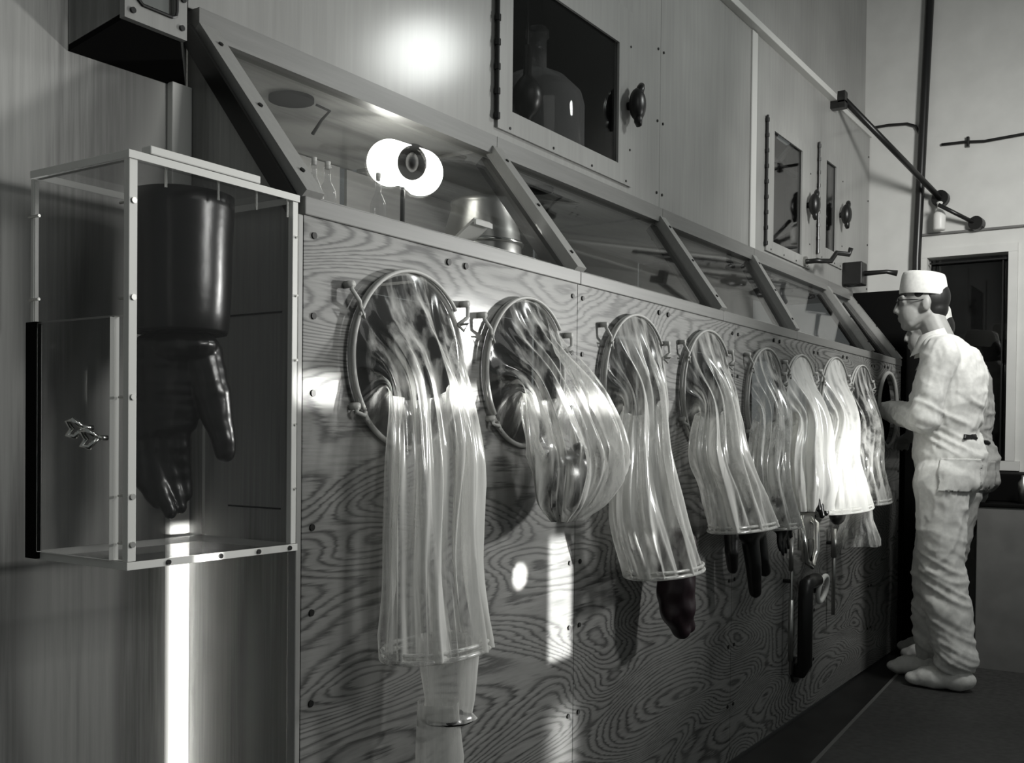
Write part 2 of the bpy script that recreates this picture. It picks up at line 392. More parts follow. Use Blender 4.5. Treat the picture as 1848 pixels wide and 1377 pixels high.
    if i == 0:      # end panel, five-sided
        pts = [(XB, 0), (-.002, 0), (-.002, ZL-.002), (BACK, ZT-.004), (XB, ZT)]
        B().hexa([(x, YE-.0, z) for x, z in [(BACK+.001, 0), (-.022, 0), (-.022, ZL-.002), (BACK+.001, ZT-.02)]],
                 [(x, YE+.018, z) for x, z in [(BACK+.001, 0), (-.022, 0), (-.022, ZL-.002), (BACK+.001, ZT-.02)]]).put('end_panel', m_end, t)
        B().box(-.0215, -.0005, YE-.012, YE+.0005, .001, 1.472, .002).put('corner_strip', m_mull, t)
        for q in ((-.185, -.05, 1.306, 1.309), (-.185, -.05, .960, .963)): B().box(q[0], q[1], YE-.0012, YE-.0004, q[2], q[3]).put('hatch_seam', m_black, t)

# ------------------------------------------------------------------ upper cabinets
def knob(parent, y, z, s=1.0):
    x = BACK+.008
    k = B().cyl((x, y, z), (x+.022*s, y, z), .010*s, 14)
    k.ell((x+.026*s, y, z), (.020*s, .026*s, .040*s), 16)
    k.tube([(x+.028*s, y, z+.02*s), (x+.030*s, y+.008*s, z+.042*s), (x+.028*s, y+.016*s, z+.050*s)], [.011*s, .010*s, .008*s])
    k.tube([(x+.028*s, y, z-.02*s), (x+.030*s, y-.004*s, z-.044*s), (x+.030*s, y+.002*s, z-.052*s)], [.011*s, .010*s, .007*s])
    return k.put('knob', m_iron, parent, True)
ups = [(YE+.0, 3.345, [(2.325, 3.115, 1.925, 2.50, 2.395, 3.02, 1.985, 2.375, 3.085, 2.185)], 'near plywood wall cabinet whose glazed door shows a big flask'),
       (3.345, 4.25, [], 'plain middle plywood wall cabinet without a door'),
       (4.25, 6.095, [(4.405, 5.02, 1.915, 2.50, 4.494, 4.884, 1.965, 2.455, 4.965, 2.215), (5.14, 5.56, 1.99, 2.56, 5.262, 5.435, 2.06, 2.50, 5.50, 2.265)], 'far plywood wall cabinet with two small glazed doors')]
for (a, bb_, doors, nm) in ups:
    t = thing('wall_cabinet', nm, 'cabinet', (BACK, a, 1.894))
    plate_holes(BACK, .02, rect(a+.001, bb_-.001, 1.894, 2.84), [rect(d[4]-.02, d[5]+.02, d[6]-.02, d[7]+.02) for d in doors]).put('front_panel', m_upper, t)
    for n_, z in ((0, 1.95), (0, 2.2), (0, 2.45), (0, 2.7)):
        for yy in (a+.022, bb_-.022):
            B().cyl((BACK, yy, z), (BACK+.003, yy, z), .005, 8).put('screw', m_screw, t)
    if doors:
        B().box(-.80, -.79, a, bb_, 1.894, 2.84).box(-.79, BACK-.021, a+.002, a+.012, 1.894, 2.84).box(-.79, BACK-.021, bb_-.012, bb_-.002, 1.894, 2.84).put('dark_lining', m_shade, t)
        B().box(-.79, BACK-.021, a+.012, bb_-.012, 1.888, 1.9).put('cabinet_floor', m_inner, t)
    for k, d in enumerate(doors):
        y0, y1, z0, z1, gy0, gy1, gz0, gz1, ky, kz = d
        dr = plate_holes(BACK+.0085, .008, rect(y0, y1, z0, z1), [rect(gy0, gy1, gz0, gz1)]).put('door', m_upper, t)
        B().box(BACK-.004, BACK-.001, gy0-.012, gy1+.012, gz0-.012, gz1+.012).put('pane', m_glass, dr)
        h = B().cyl((BACK+.010, y0-.006, z0+.02), (BACK+.010, y0-.006, z1), .0055, 10)
        for q in range(9): zc = z0+.03+q*(z1-z0-.05)/8; h.cyl((BACK+.010, y0-.006, zc-.008), (BACK+.010, y0-.006, zc+.008), .0085, 10)
        h.put('hinge', m_iron, dr)
        knob(dr, ky, kz, 1.35)
        for q in range(4):
            yy = y0+.06+q*(y1-y0-.1)/3
            B().cyl((BACK+.008, yy, z0+.012), (BACK+.0105, yy, z0+.012), .004, 8).put('screw', m_screw, dr)
        for q in range(3):
            zc = z0+.12+q*.17
            B().cyl((BACK+.008, y1-.015, zc), (BACK+.0105, y1-.015, zc), .004, 8).put('screw', m_screw, dr)
# pale cover strip over the seam of the far cabinets
struct(B().box(BACK+.0005, BACK+.008, 4.215, 4.275, 1.90, 2.81, .002).put('trim_5', m_beam))

# glazed box above the left end, underside sloped and blackened for the shadow below it
t = thing('wall_box', 'glazed box bolted high on the plywood wall, sloping underside blackened for shade, upper left', 'box', (BACK, 1.13, 1.75))
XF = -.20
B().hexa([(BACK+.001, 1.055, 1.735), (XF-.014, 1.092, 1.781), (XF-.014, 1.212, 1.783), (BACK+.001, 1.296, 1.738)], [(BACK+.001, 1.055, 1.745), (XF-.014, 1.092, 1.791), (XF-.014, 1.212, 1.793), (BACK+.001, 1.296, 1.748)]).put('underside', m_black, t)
B().hexa([(BACK+.001, 1.055, 1.746), (XF-.014, 1.092, 1.792), (XF-.014, 1.092, 2.4), (BACK+.001, 1.055, 2.4)], [(BACK+.001, 1.067, 1.746), (XF-.014, 1.104, 1.792), (XF-.014, 1.104, 2.4), (BACK+.001, 1.067, 2.4)]).put('end_board', m_wall, t)
plate_holes(XF, .013, rect(1.088, 1.215, 1.782, 2.4), [[(1.112, 1.822), (1.122, 1.812), (1.182, 1.812), (1.192, 1.822), (1.192, 2.3), (1.112, 2.3)]]).put('front_board', m_upper, t)
pts = [(XF+.002, y_, z_) for y_, z_ in ((1.112, 1.825), (1.114, 1.818), (1.122, 1.812), (1.182, 1.812), (1.190, 1.816), (1.192, 1.825), (1.192, 2.3), (1.112, 2.3))]
B().tube(pts, .003, 8, closed=True).put('gasket', m_iron, t)
B().box(XF-.010, XF-.007, 1.105, 1.199, 1.805, 2.31).put('pane', m_chrome, t)
for (yy, zc) in ((1.103, 1.797), (1.203, 1.800), (1.206, 1.85)): B().cyl((XF, yy, zc), (XF+.004, yy, zc), .005, 12).put('bolt', m_iron, t)

# ------------------------------------------------------------------ inside the boxes
def bottle(name, c, r, h, label, mat=m_flask, group=None, neck=.35, stop=None):
    t = thing(name, label, 'bottle', c, group)
    x, y, z = c
    B().lathe(c, [(.001, .002), (r*.9, .0), (r, h*.06), (r, h*.50), (r*.93, h*.58), (r*.6, h*.68), (r*neck, h*.74), (r*neck, h*.93), (r*neck*1.25, h*.94), (r*neck*1.25, h*.98), (r*neck, h)]).put('glass_body', mat, t, True)
    if stop: B().cyl((x, y, z+h*.94), (x, y, z+h*1.06), r*neck*.8, 14, r*neck*.95).put('stopper', stop, t)
    return t
bottle('bottle', (-.25, 1.582, 1.531), .017, .13, 'small clear bottle behind the lit sloping window, leftmost of three', m_flask, 'small bottles behind the lit window', stop=m_white)
bottle('bottle', (-.25, 1.622, 1.531), .019, .13, 'small clear bottle behind the lit sloping window, second from the left', m_flask, 'small bottles behind the lit window', stop=m_white)
bottle('bottle', (-.25, 1.785, 1.531), .018, .14, 'small clear bottle behind the lit sloping window, under the glowing lamp', m_flask, 'small bottles behind the lit window', stop=m_white)
t = bottle('flask', (-.50, 2.84, 1.902), .155, .50, 'large round-shouldered glass flask standing behind the glazed cabinet door', m_flask, neck=.2)
t2 = thing('separating_funnel', 'dark pear-shaped funnel hanging in front of the large glass flask', 'funnel', (-.42, 2.66, 2.0))
B().lathe((-.42, 2.66, 2.035), [(.001, 0), (.010, .003), (.012, .02), (.035, .04), (.048, .075), (.045, .105), (.03, .13), (.013, .15), (.011, .24), (.001, .242)]).put('bulb', m_iron, t2, True)
B().cyl((-.42, 2.66, 2.27), (-.42, 2.66, 2.60), .003, 8).put('cord', m_iron, t2)

# the glowing lamp
t = thing('lamp', 'glowing round twin-lobed lamp on a thin dark stem behind the sloping window', 'lamp', (-.34, 1.99, 1.531))
ctr = Vector((-.340, 1.983, 1.752)); nrm = Vector((.62, -.75, -.16)).normalized()
ex = Vector((0, 0, 1)).cross(nrm).normalized(); ey = nrm.cross(ex)
def lobe(cx_, cy_, r, a0, a1, n_=26): return [(cx_+r*math.cos(math.radians(a0+(a1-a0)*k/n_)), cy_+r*math.sin(math.radians(a0+(a1-a0)*k/n_))) for k in range(n_+1)]
out = lobe(-.034, .006, .056, 75, 290) + [(.000, -.050)] + lobe(.040, -.014, .056, -115, 78)
hol = [(.020+.036*math.cos(k*2*PI/36), .008+.042*math.sin(k*2*PI/36)) for k in range(36)]
lp = plate_holes(0, .012, out, [hol])
for v in lp.bm.verts: v.co = ctr + ex*v.co.y + ey*v.co.z + nrm*v.co.x
lp.put('shade', m_glow, t)
hc = ctr + ex*.020 + ey*.010
B().cyl(hc-nrm*.020, hc-nrm*.023, .046, 32).put('back_disc', m_black, t)
B().ell(hc - nrm*.012, (.016, .016, .024)).put('bulb', m_shade, t, True)
B().cyl((-.345, 1.985, 1.535), (-.345, 1.985, 1.70), .006, 12).cyl((-.345, 1.985, 1.531), (-.345, 1.985, 1.536), .03, 24).put('stem', m_iron, t)
# metal drum and a white tray at the right of the lamp
t = thing('metal_drum', 'shiny metal drum at the right inside the lit glove box', 'drum', (-.37, 2.36, 1.531))
B().lathe((-.37, 2.36, 1.532), [(.001, 0), (.11, .0), (.115, .01), (.105, .12), (.085, .19), (.088, .195), (.088, .205), (.08, .21), (.03, .22), (.001, .222)], 40).put('shell', m_steel, t, True)
B().tube([(-.37+.112*math.cos(a*PI/20), 2.36+.112*math.sin(a*PI/20), 1.62) for a in range(40)], .006, 8, closed=True).put('hoop', m_chrome, t, True)
t = thing('tray', 'white enamel tray leaning at the lower right of the lit window', 'tray', (-.2, 2.09, 1.531))
B().bar((-.20, 2.03, 1.585), (-.20, 2.10, 1.585), (.08, 0, .055), (-.003, 0, .006)).put('plate', m_white, t)
B().bar((-.158, 2.03, 1.605), (-.158, 2.10, 1.605), (.006, 0, 0), (0, 0, .012)).put('rim', m_white, t)
# shapes behind the two far glazed doors
t = thing('brace', 'dark crossed braces behind the taller of the two far glazed doors', 'brace', (BACK-.05, 4.6, 2.2))
B().bar((-.36, 4.50, 2.24), (-.36, 4.98, 2.54), (0, 0, .022), (.02, 0, 0)).bar((-.36, 4.50, 2.37), (-.36, 4.98, 2.37), (0, 0, .022), (.02, 0, 0)).put('strut', m_iron, t)
B().bar((-.36, 4.55, 2.38), (-.36, 4.72, 2.53), (0, 0, .022), (.02, 0, 0)).bar((-.36, 4.62, 2.0), (-.36, 4.98, 2.13), (0, 0, .02), (.02, 0, 0)).put('strut', m_iron, t)
bottle('flask', (-.42, 4.62, 1.902), .06, .26, 'small clear flask behind the taller of the far glazed doors', m_flask)

# ------------------------------------------------------------------ clear acrylic box on the end
t = thing('acrylic_box', 'clear acrylic box screwed to the cabinet end, holding a black glove', 'box', (-.12, .952, .893))
X0, X1, Y0, Y1, Z0, Z1, th = -.242, .0, .952, YE-.0125, .893, 1.502, .010
def slab(name, x0, x1, y0, y1, z0, z1, rim):
    """clear faces with polished edges, coloured pale for the light they catch"""
    o = B().box(x0, x1, y0, y1, z0, z1, .0006).put(name, m_acryl, t)
    o.data.materials.append(m_edge)
    for p in o.data.polygons:
        n_ = p.normal
        if any(abs(n_[a]) > .6 for a in rim): p.material_index = 1
    return o
slab('bottom_plate', X0, X1+.004, Y0-.004, Y1, Z0, Z0+.012, (0, 1))
slab('top_plate', X0, X1+.004, Y0-.004, Y1, Z1-.012, Z1, (0, 1))
slab('side_pane', X1-.010, X1, Y0, Y1, Z0+.0125, Z1-.0125, (1,))
slab('back_pane', X0, X0+.008, Y0, Y1, Z0+.0125, Z1-.0125, (1,))
slab('end_pane', X0+.0085, X1-.0105, Y0, Y0+.009, 1.265, Z1-.0125, (2,))
slab('end_pane', X1-.034, X1-.0105, Y0, Y0+.009, Z0+.0125, 1.264, (0, 2))
B().box(X1-.011, X1+.0015, Y0-.0015, Y0+.013, Z0+.012, Z1-.012, .001).put('corner_post', m_edge, t)
B().box(X0-.002, X0+.006, Y0-.0015, Y0+.008, 1.265, Z1-.012, .001).put('corner_post', m_edge, t)
B().box(X1-.010, X1+.0015, Y1-.014, Y1-.002, Z0+.012, Z1-.012, .001).put('corner_post', m_edge, t)
dr = slab('hatch', X0+.0300, X1-.0300, Y0-.010, Y0-.002, Z0+.013, 1.262, (0, 2))
B().box(X0+.002, X0+.030, Y0-.012, Y0-.001, Z0+.002, 1.264, .001).put('shadow_strip', m_black, t)  # black strip standing for the shadow along the box edge
for (x, z) in ((-.055, 1.085), (-.09, 1.10)):
    k = B().tube([(x, Y0-.012, z), (x-.006, Y0-.026, z+.012), (x-.016, Y0-.028, z+.010), (x-.010, Y0-.024, z-.002), (x-.018, Y0-.026, z-.012), (x-.006, Y0-.022, z-.014), (x, Y0-.012, z)], .0042, 8)
    k.cyl((x, Y0-.014, z), (x, Y0+.004, z), .004, 10).put('wing_nut', m_chrome, dr, True)
for z in (1.43, 1.29, 1.145, 1.0, .93):
    B().cyl((X1+.001, Y0+.006, z), (X1+.0045, Y0+.006, z), .0045, 10).cyl((X1-.03, Y0+.006, z), (X1, Y0+.006, z), .002, 8).put('screw', m_steel, t)
for z in (1.43, 1.30):
    B().cyl((X0-.004, Y0-.003, z), (X0+.024, Y0-.003, z), .0025, 8).put('screw', m_chrome, t)
for yy in (1.02, 1.12, 1.2, 1.27):
    B().cyl((X1+.004, yy, Z0+.006), (X1+.007, yy, Z0+.006), .004, 10).put('screw', m_iron, t)
    B().cyl((X1-.006, yy, Z1-.04), (X1-.006, yy, Z1-.002), .0022, 8).put('screw', m_chrome, t)
for z in (1.43, 1.33, 1.22, 1.11, 1.0):
    B().cyl((X1-.016, Y1-.006, z), (X1+.006, Y1-.006, z), .0022, 8).put('screw', m_chrome, t)
# pale lath lying on the lid
tag(B().box(.0-.018, .004, .985, 1.20, 1.503, 1.516, .002).put('lath', m_edge), 'pale narrow lath lying along the lid of the clear acrylic box', 'strip')

# rubber glove in the acrylic box
gx, gy = -.107, 1.13
t = thing('rubber_glove', 'black rubber glove hanging fingers down inside the clear acrylic box', 'glove', (gx, gy, .95))
pr = [(.002, 1.486), (.095, 1.486), (.112, 1.482), (.112, 1.46), (.108, 1.40), (.107, 1.34), (.104, 1.29), (.100, 1.262), (.097, 1.256), (.094, 1.262), (.002, 1.27)]
B().lathe((gx, gy, 0), [(a*.76, c) for a, c in pr], 48).put('sleeve', m_rubber, t, True)
q = B()
e1 = Vector((.83, .55, 0)); e2 = Vector((-.55, .83, 0))       # across the hand, through the hand
def P3(a, z, d=0): return Vector((gx, gy, z)) + e1*a + e2*d
q.ell(P3(0, 1.235), (.082, .062, .03))
for k in range(10):
    f = k/9; q.ell(P3(-.012-.012*f, 1.235-.125*f), (.080-.022*f, .048-.018*f, .03), 20, Matrix.Rotation(math.atan2(.55, .83), 3, 'Z').to_quaternion())
q.chain([(P3(-.072, 1.13), .026), (P3(-.078, 1.07), .023), (P3(-.062, 1.015, -.01), .021), (P3(-.036, .982, -.015), .016)])
q.chain([(P3(-.045, 1.12), .026), (P3(-.046, 1.05), .022), (P3(-.030, .995, -.015), .020), (P3(-.012, .965, -.02), .014)])
q.chain([(P3(-.018, 1.12), .025), (P3(-.020, 1.05), .021), (P3(-.010, 1.0, .0), .018), (P3(.001, .972, 0), .013)])
q.chain([(P3(.002, 1.13), .024), (P3(.000, 1.07), .020), (P3(.004, 1.02, .01), .017), (P3(.009, .992, .01), .013)])
q.chain([(P3(.040, 1.22), .040), (P3(.060, 1.16), .036), (P3(.075, 1.11), .028), (P3(.088, 1.065), .021)])
for v in q.bm.verts: v.co.x = gx+(v.co.x-gx)*.86; v.co.y = gy+(v.co.y-gy)*.86
q.fuse('hand', m_rubber, t, .003, 4, deform=lambda p, n_: .002*noise.noise(Vector((p.x*25, p.y*25, p.z*60))))

# ------------------------------------------------------------------ sleeves
def hand_mesh(bm_, c, s, spread=1.0, up_=1):
    x, y, z = c
    bm_.ell((x, y, z-.03*s), (.026*s, .045*s, .05*s))
    for k, (dy, l_) in enumerate(((-.036, .065), (-.013, .085), (.011, .08), (.034, .062))):
        bm_.chain([((x, y+dy*s, z-.06*s), .013*s), ((x+.004, y+dy*1.2*s*spread, z-(.06+l_*.55)*s), .0115*s), ((x+.012*s, y+dy*1.25*s*spread, z-(.06+l_)*s), .009*s)])
    bm_.chain([((x, y+.03*s, z-.01*s), .018*s), ((x+.01*s, y+.062*s, z-.045*s), .014*s), ((x+.014*s, y+.07*s, z-.075*s), .010*s)])
def sleeve(hole, keys, label, mat, seed, folds=9, amp=1.0, cuff=True, glove=None, gmat=None, ties=(), closed=False, creaseamp=1.0):
    yc, zc, r = hole; r = r+.004
    rnd = random.Random(seed)
    t = thing('vinyl_sleeve', label, 'sleeve', (0, yc, zc), 'clear vinyl sleeves hanging from the ports')
    keys = [(0.0, .016, yc, zc, r, 0)] + keys      # (t, x, y, z, wy, wx)
    NT, NU = 96, 144
    ph = [rnd.uniform(0, 6.28) for _ in range(8)]
    def samp(v):
        n_ = len(keys); i = 0
        while i < n_-2 and v > keys[i+1][0]: i += 1
        a, b_ = keys[i], keys[i+1]; h = b_[0]-a[0]; f = (v-a[0])/h
        def tan(j, c):
            if j == 0 or j == n_-1:
                p, q = (keys[0], keys[1]) if j == 0 else (keys[-2], keys[-1])
            else: p, q = keys[j-1], keys[j+1]
            return (q[c]-p[c])/(q[0]-p[0])
        h00 = 2*f**3-3*f*f+1; h10 = f**3-2*f*f+f; h01 = 3*f*f-2*f**3; h11 = f**3-f*f
        return [h00*a[c]+h10*h*tan(i, c)+h01*b_[c]+h11*h*tan(i+1, c) for c in range(1, 6)]
    bm = bmesh.new(); rows = []; cre = []
    lay = bm.verts.layers.float.new('crease')
    for i in range(NT+1):
        v = i/NT
        x, y, z, wy, wx = samp(v)
        bl = min(1, v/.52); bl = bl*(2-bl)
        am = amp*.0135*min(1, v*5)*(1.0 - .45*max(0, v-.75)*4*.25)
        row = []
        for k in range(NU):
            th = 2*PI*k/NU
            c_, s_ = math.cos(th), math.sin(th)
            fd = .5*math.sin(folds*th+ph[0]+1.3*v)+.35*math.sin((folds*2-1)*th+ph[1]-2*v)+.9*noise.noise(Vector((c_*2.8+seed*3.1, s_*2.8, v*.7)))
            fd2 = noise.noise(Vector((c_*8+seed, s_*8, v*2.5)))
            fd3 = abs(noise.noise(Vector((c_*3.5+v*1.5+seed*2, s_*3.5, v*2.6+9))))
            wr = am*(fd*1.1+.45*fd2-.9*fd3*creaseamp)
            px_ = x + s_*bl*(wx+wr); py_ = y + c_*(wy+wr*(.5+.5*bl)); pz_ = z + s_*(1-bl)*r
            if v > .02: px_ += am*.9*fd*(1-bl) + .5*am*fd2
            px_ = max(px_, .0175 if v > .0 else .012)
            vv = bm.verts.new((px_, py_-yc, pz_-zc)); vv[lay] = max(-1.3, min(1, (abs(fd)*.5+fd3*1.0)*min(1, v*4)-.55*max(0, 1-v*2.6)-.9*max(0, c_*.9+s_*.2+.1)*max(0, 1-v*2.2)))
            row.append(vv)
        rows.append(row)
    for A, D in zip(rows, rows[1:]):
        for k in range(NU): bm.faces.new([A[k], A[(k+1) % NU], D[(k+1) % NU], D[k]])
    if closed:
        bm.faces.new(rows[-1])
    me = bpy.data.meshes.new('film'); bm.to_mesh(me); bm.free()
    link('film', me, mat, t, True)
    # hoop and cord round the port
    B().tube([(.008, yc+r*math.cos(k*2*PI/72), zc+r*math.sin(k*2*PI/72)) for k in range(72)], .0055, 8, closed=True).put('hoop', m_cord, t, True)
    hr = random.Random(seed+50)
    B().tube([(.019, yc+(r+.004)*math.cos(k*PI/36), zc+(r+.003)*math.sin(k*PI/36)) for k in range(8, 44)], .004, 8).put('cord', m_cord, t, True)
    for a_ in (150, 25, 218):
        a2 = math.radians(a_+hr.uniform(-6, 6)); q_ = Vector((.014, yc+r*math.cos(a2), zc+r*math.sin(a2)))
        o_ = Vector((0, math.cos(a2), math.sin(a2)))
        k = B().tube([q_, q_+o_*.02+Vector((.012, 0, .006)), q_+o_*.034+Vector((.004, 0, .02)), q_+o_*.030+Vector((0, 0, .034))], .0042, 8)
        k.tube([q_, q_+o_*.016+Vector((.016, 0, -.006)), q_+o_*.006+Vector((.012, 0, -.016)), q_], .0035, 8)
        k.cyl(q_+o_*.032+Vector((-.014, 0, .03)), q_+o_*.032+Vector((.006, 0, .03)), .007, 10)
        k.put('tie_knot', m_cord, t, True)
    x, y, z, wy, wx = keys[-1][1:]
    if cuff:
        for dz, rr, nm_ in ((.0, .005, 'cuff'), ):
            B().tube([(x+math.sin(k*PI/24)*(wx+.003), y+math.cos(k*PI/24)*(wy+.003), z+dz) for k in range(48)], rr, 8, closed=True).tube([(x+math.sin(k*PI/24)*(wx+.001), y+math.cos(k*PI/24)*(wy+.001), z+.014) for k in range(48)], .004, 8, closed=True).put(nm_, mat, t, True)
    if glove: glove(t, x, y, z, wy, wx)
    return t

def glove1(t, x, y, z, wy, wx):
    b = B().lathe((x, y+.035, 0), [(.060, z+.02), (.050, z-.02), (.047, z-.10), (.046, z-.125), (.052, z-.135)], 40)
    for v in b.bm.verts:
        n_ = noise.noise(v.co*22); v.co += Vector((n_*.012, n_*.014, 0)); v.co.x = max(v.co.x, .02)
    b.put('glove', m_film2, t, True, label='milky inner sleeve')
    B().tube([(x+.046*math.cos(k*PI/20), y+.035+.048*math.sin(k*PI/20), z-.135) for k in range(40)], .005, 8, closed=True).put('cuff', m_iron, t, True)
    b = B().lathe((x-.005, y+.015, 0), [(.04, z-.10), (.040, z-.2), (.040, z-.34), (.03, z-.36)], 32)
    for v in b.bm.verts:
        n_ = noise.noise(v.co*20+Vector((4, 0, 0))); v.co += Vector((n_*.014, n_*.016, 0)); v.co.x = max(v.co.x, .015)
    b.put('glove', m_film2, t, True, label='crumpled glove end')
sleeve(holes[0], [(.30, .072, 1.555, 1.19, .105, .055), (.5, .098, 1.545, 1.05, .112, .068), (.75, .10, 1.54, .86, .112, .066), (1, .105, 1.555, .688, .130, .075)],
       'clear vinyl sleeve nearest the acrylic box, longest and hanging straight', m_film, 3, 8, 1.25, glove=glove1)
def glove2(t, x, y, z, wy, wx):
    q = B(); q.ell((x-.005, y+.0, z+.085), (.042, .092, .075)); q.chain([((x, y+.05, z+.08), .028), ((x, y+.055, z+.15), .026)])
    q.chain([((x, y-.05, z+.06), .024), ((x, y-.055, z+.14), .02)])
    q.chain([((x, y-.02, z+.03), .024), ((x, y+.03, z+.022), .022)])
    q.fuse('glove', m_rubber, t, .006, 6)
sleeve(holes[1], [(.28, .080, 2.005, 1.21, .115, .06), (.55, .125, 2.03, 1.09, .145, .085), (.76, .130, 2.045, 1.02, .150, .08), (.9, .12, 2.03, .945, .115, .06), (1, .115, 2.01, .905, .045, .02)],
       'short vinyl sleeve folded up into a bulging sack, second from the near end', m_film, 12, 7, 1.7, cuff=False, glove=glove2, closed=True, creaseamp=1.5)
def glove3(t, x, y, z, wy, wx):
    q = B(); q.chain([((x-.01, y+.09, z+.05), .062), ((x-.005, y+.08, z-.07), .055), ((x, y+.085, z-.12), .048)])
    q.chain([((x, y+.06, z-.12), .034), ((x+.01, y+.09, z-.17), .026)]); q.chain([((x, y+.10, z-.1), .03), ((x+.01, y+.125, z-.165), .022)])
    q.fuse('glove', m_brubber, t, .006, 5, deform=lambda p, n_: .006*noise.noise(p*25), )
sleeve(holes[2], [(.28, .065, 2.50, 1.19, .105, .05), (.5, .09, 2.45, 1.05, .120, .06), (.75, .10, 2.47, .89, .165, .075), (1, .105, 2.555, .733, .172, .08)],
       'long vinyl sleeve with a round hemmed mouth, third from the near end', m_film2, 21, 8, 1.2, glove=glove3)
def glove4(t, x, y, z, wy, wx):
    q = B(); q.ell((x, y+.07, z-.0), (.035, .11, .06))
    q.chain([((x, y+.05, z-.03), .030), ((x+.01, y+.06, z-.12), .026), ((x+.01, y+.08, z-.21), .021)])
    q.chain([((x, y+.12, z-.03), .030), ((x+.01, y+.13, z-.11), .026), ((x+.01, y+.165, z-.15), .022)])
    q.chain([((x-.01, y-.08, z+.0), .024), ((x, y-.10, z-.07), .022), ((x, y-.09, z-.12), .017)])
    q.fuse('glove', m_rubber, t, .006, 5)
sleeve(holes[3], [(.28, .065, 2.99, 1.19, .11, .05), (.5, .095, 2.95, 1.05, .155, .065), (.75, .10, 3.05, .93, .185, .07), (1, .105, 3.13, .812, .215, .075)],
       'wide flaring vinyl sleeve with black glove fingers below, fourth from the near end', m_film2, 33, 9, 1.2, glove=glove4)
def glove5(t, x, y, z, wy, wx):
    q = B(); q.ell((x-.01, y+.0, z+.04), (.03, .08, .06)); hand_mesh(q, (x, y+.02, z+.02), .8, 1.2); q.fuse('glove', m_rubber, t, .006, 3)
sleeve(holes[4], [(.3, .06, 3.50, 1.17, .115, .05), (.55, .085, 3.40, 1.0, .115, .055), (.8, .09, 3.45, .86, .13, .06), (1, .095, 3.50, .79, .130, .06)],
       'narrow grey vinyl sleeve just left of the two white ones', m_film, 41, 8, 1.2, glove=glove5)
def glove6(t, x, y, z, wy, wx):
    q = B(); hand_mesh(q, (x+.03, y-.03, z+.17), 1.3, 1.1); q.fuse('glove', m_rubber, t, .006, 3)
sleeve(holes[5], [(.3, .07, 3.90, 1.17, .12, .055), (.55, .10, 3.82, 1.04, .15, .06), (.8, .105, 3.84, .92, .19, .065), (1, .10, 3.86, .83, .15, .05)],
       'bright white vinyl sleeve with black fingers showing, left one of the white pair', m_film3, 57, 8, 1.1, cuff=False, glove=glove6)
def glove7(t, x, y, z, wy, wx):
    b = B().lathe((x, y+.16, 0), [(.05, z+.02), (.06, z-.05), (.09, z-.13), (.095, z-.155)], 30)
    for v in b.bm.verts: n_ = noise.noise(v.co*22); v.co += Vector((n_*.012, n_*.014, n_*.01)); v.co.x = max(v.co.x, .02)
    b.put('glove', m_film, t, True, label='clear inner sleeve end')
    q = B(); q.ell((x-.02, y-.06, z-.01), (.03, .07, .05)); q.fuse('glove', m_rubber, t, .008, 3)
sleeve(holes[6], [(.3, .07, 4.32, 1.17, .13, .055), (.55, .095, 4.20, 1.03, .19, .06), (.8, .10, 4.24, .90, .25, .065), (1, .10, 4.29, .805, .285, .07)],
       'bright white vinyl sleeve widening to its mouth, right one of the white pair', m_film3, 66, 8, 1.1, glove=glove7)
sleeve(holes[7], [(.3, .06, 4.76, 1.17, .12, .05), (.6, .085, 4.63, 1.0, .15, .055), (1, .09, 4.74, .812, .20, .06)],
       'clear dim vinyl sleeve between the white pair and the man', m_film, 74, 9, 1.2)
# the port the man works through
t = thing('port_ring', 'round arm port in the last glove box that the man reaches into', 'port', (0, holes[8][0], holes[8][1]))
yc, zc, r = holes[8]
B().tube([(.010, yc+(r+.006)*math.cos(k*2*PI/60), zc+(r+.006)*math.sin(k*2*PI/60)) for k in range(60)], .010, 10, closed=True).put('hoop', m_cord, t, True)

# ------------------------------------------------------------------ plumbing low on the fronts
t = thing('drain_pipe', 'black standing pipe with an elbow low on the fourth glove box front', 'pipe', (.06, 3.93, .2))
B().tube([(.002, 3.96, .20), (.03, 3.94, .20), (.05, 3.93, .23), (.05, 3.93, .50), (.05, 3.94, .535), (.05, 3.98, .54), (.05, 4.06, .54)], .028, 16).put('tube', m_iron, t, True)
B().cyl((.001, 3.96, .20), (.012, 3.96, .20), .05, 24).put('flange', m_iron, t)
t = thing('valve_wheel', 'white rimmed round hand wheel low on the fourth glove box front', 'valve', (.05, 4.11, .5))
B().tube([(.06+.010*math.sin(k*PI/20), 4.11+.052*math.cos(k*PI/20), .50+.052*math.sin(k*PI/20)) for k in range(40)], .010, 10, closed=True).put('rim', m_white, t, True)
B().cyl((.002, 4.11, .50), (.055, 4.11, .50), .02, 18).put('hub', m_iron, t)
t = thing('chrome_pipe', 'thin bright vertical pipe running up beside the black pipe', 'pipe', (.03, 3.80, .21))
B().cyl((.03, 3.82, .26), (.03, 3.82, .49), .009, 14).cyl((.03, 3.815, .60), (.03, 3.815, .74), .009, 14).cyl((.03, 3.82, .21), (.03, 3.82, .75), .005, 10).put('tube', m_steel, t, True)
B().cyl((0, 3.82, .56), (.03, 3.82, .56), .008, 10).cyl((0, 3.82, .72), (.03, 3.82, .72), .008, 10).put('bracket', m_iron, t)
t = thing('steel_bracket', 'shiny bent steel fitting hanging under the left white sleeve', 'fitting', (.03, 4.0, .7))
B().tube([(.03, 3.90, .80), (.05, 3.90, .70), (.05, 3.92, .63), (.05, 4.0, .60), (.05, 4.06, .66), (.04, 4.08, .76), (.002, 4.08, .79)], .013, 12).put('loop', m_chrome, t, True)
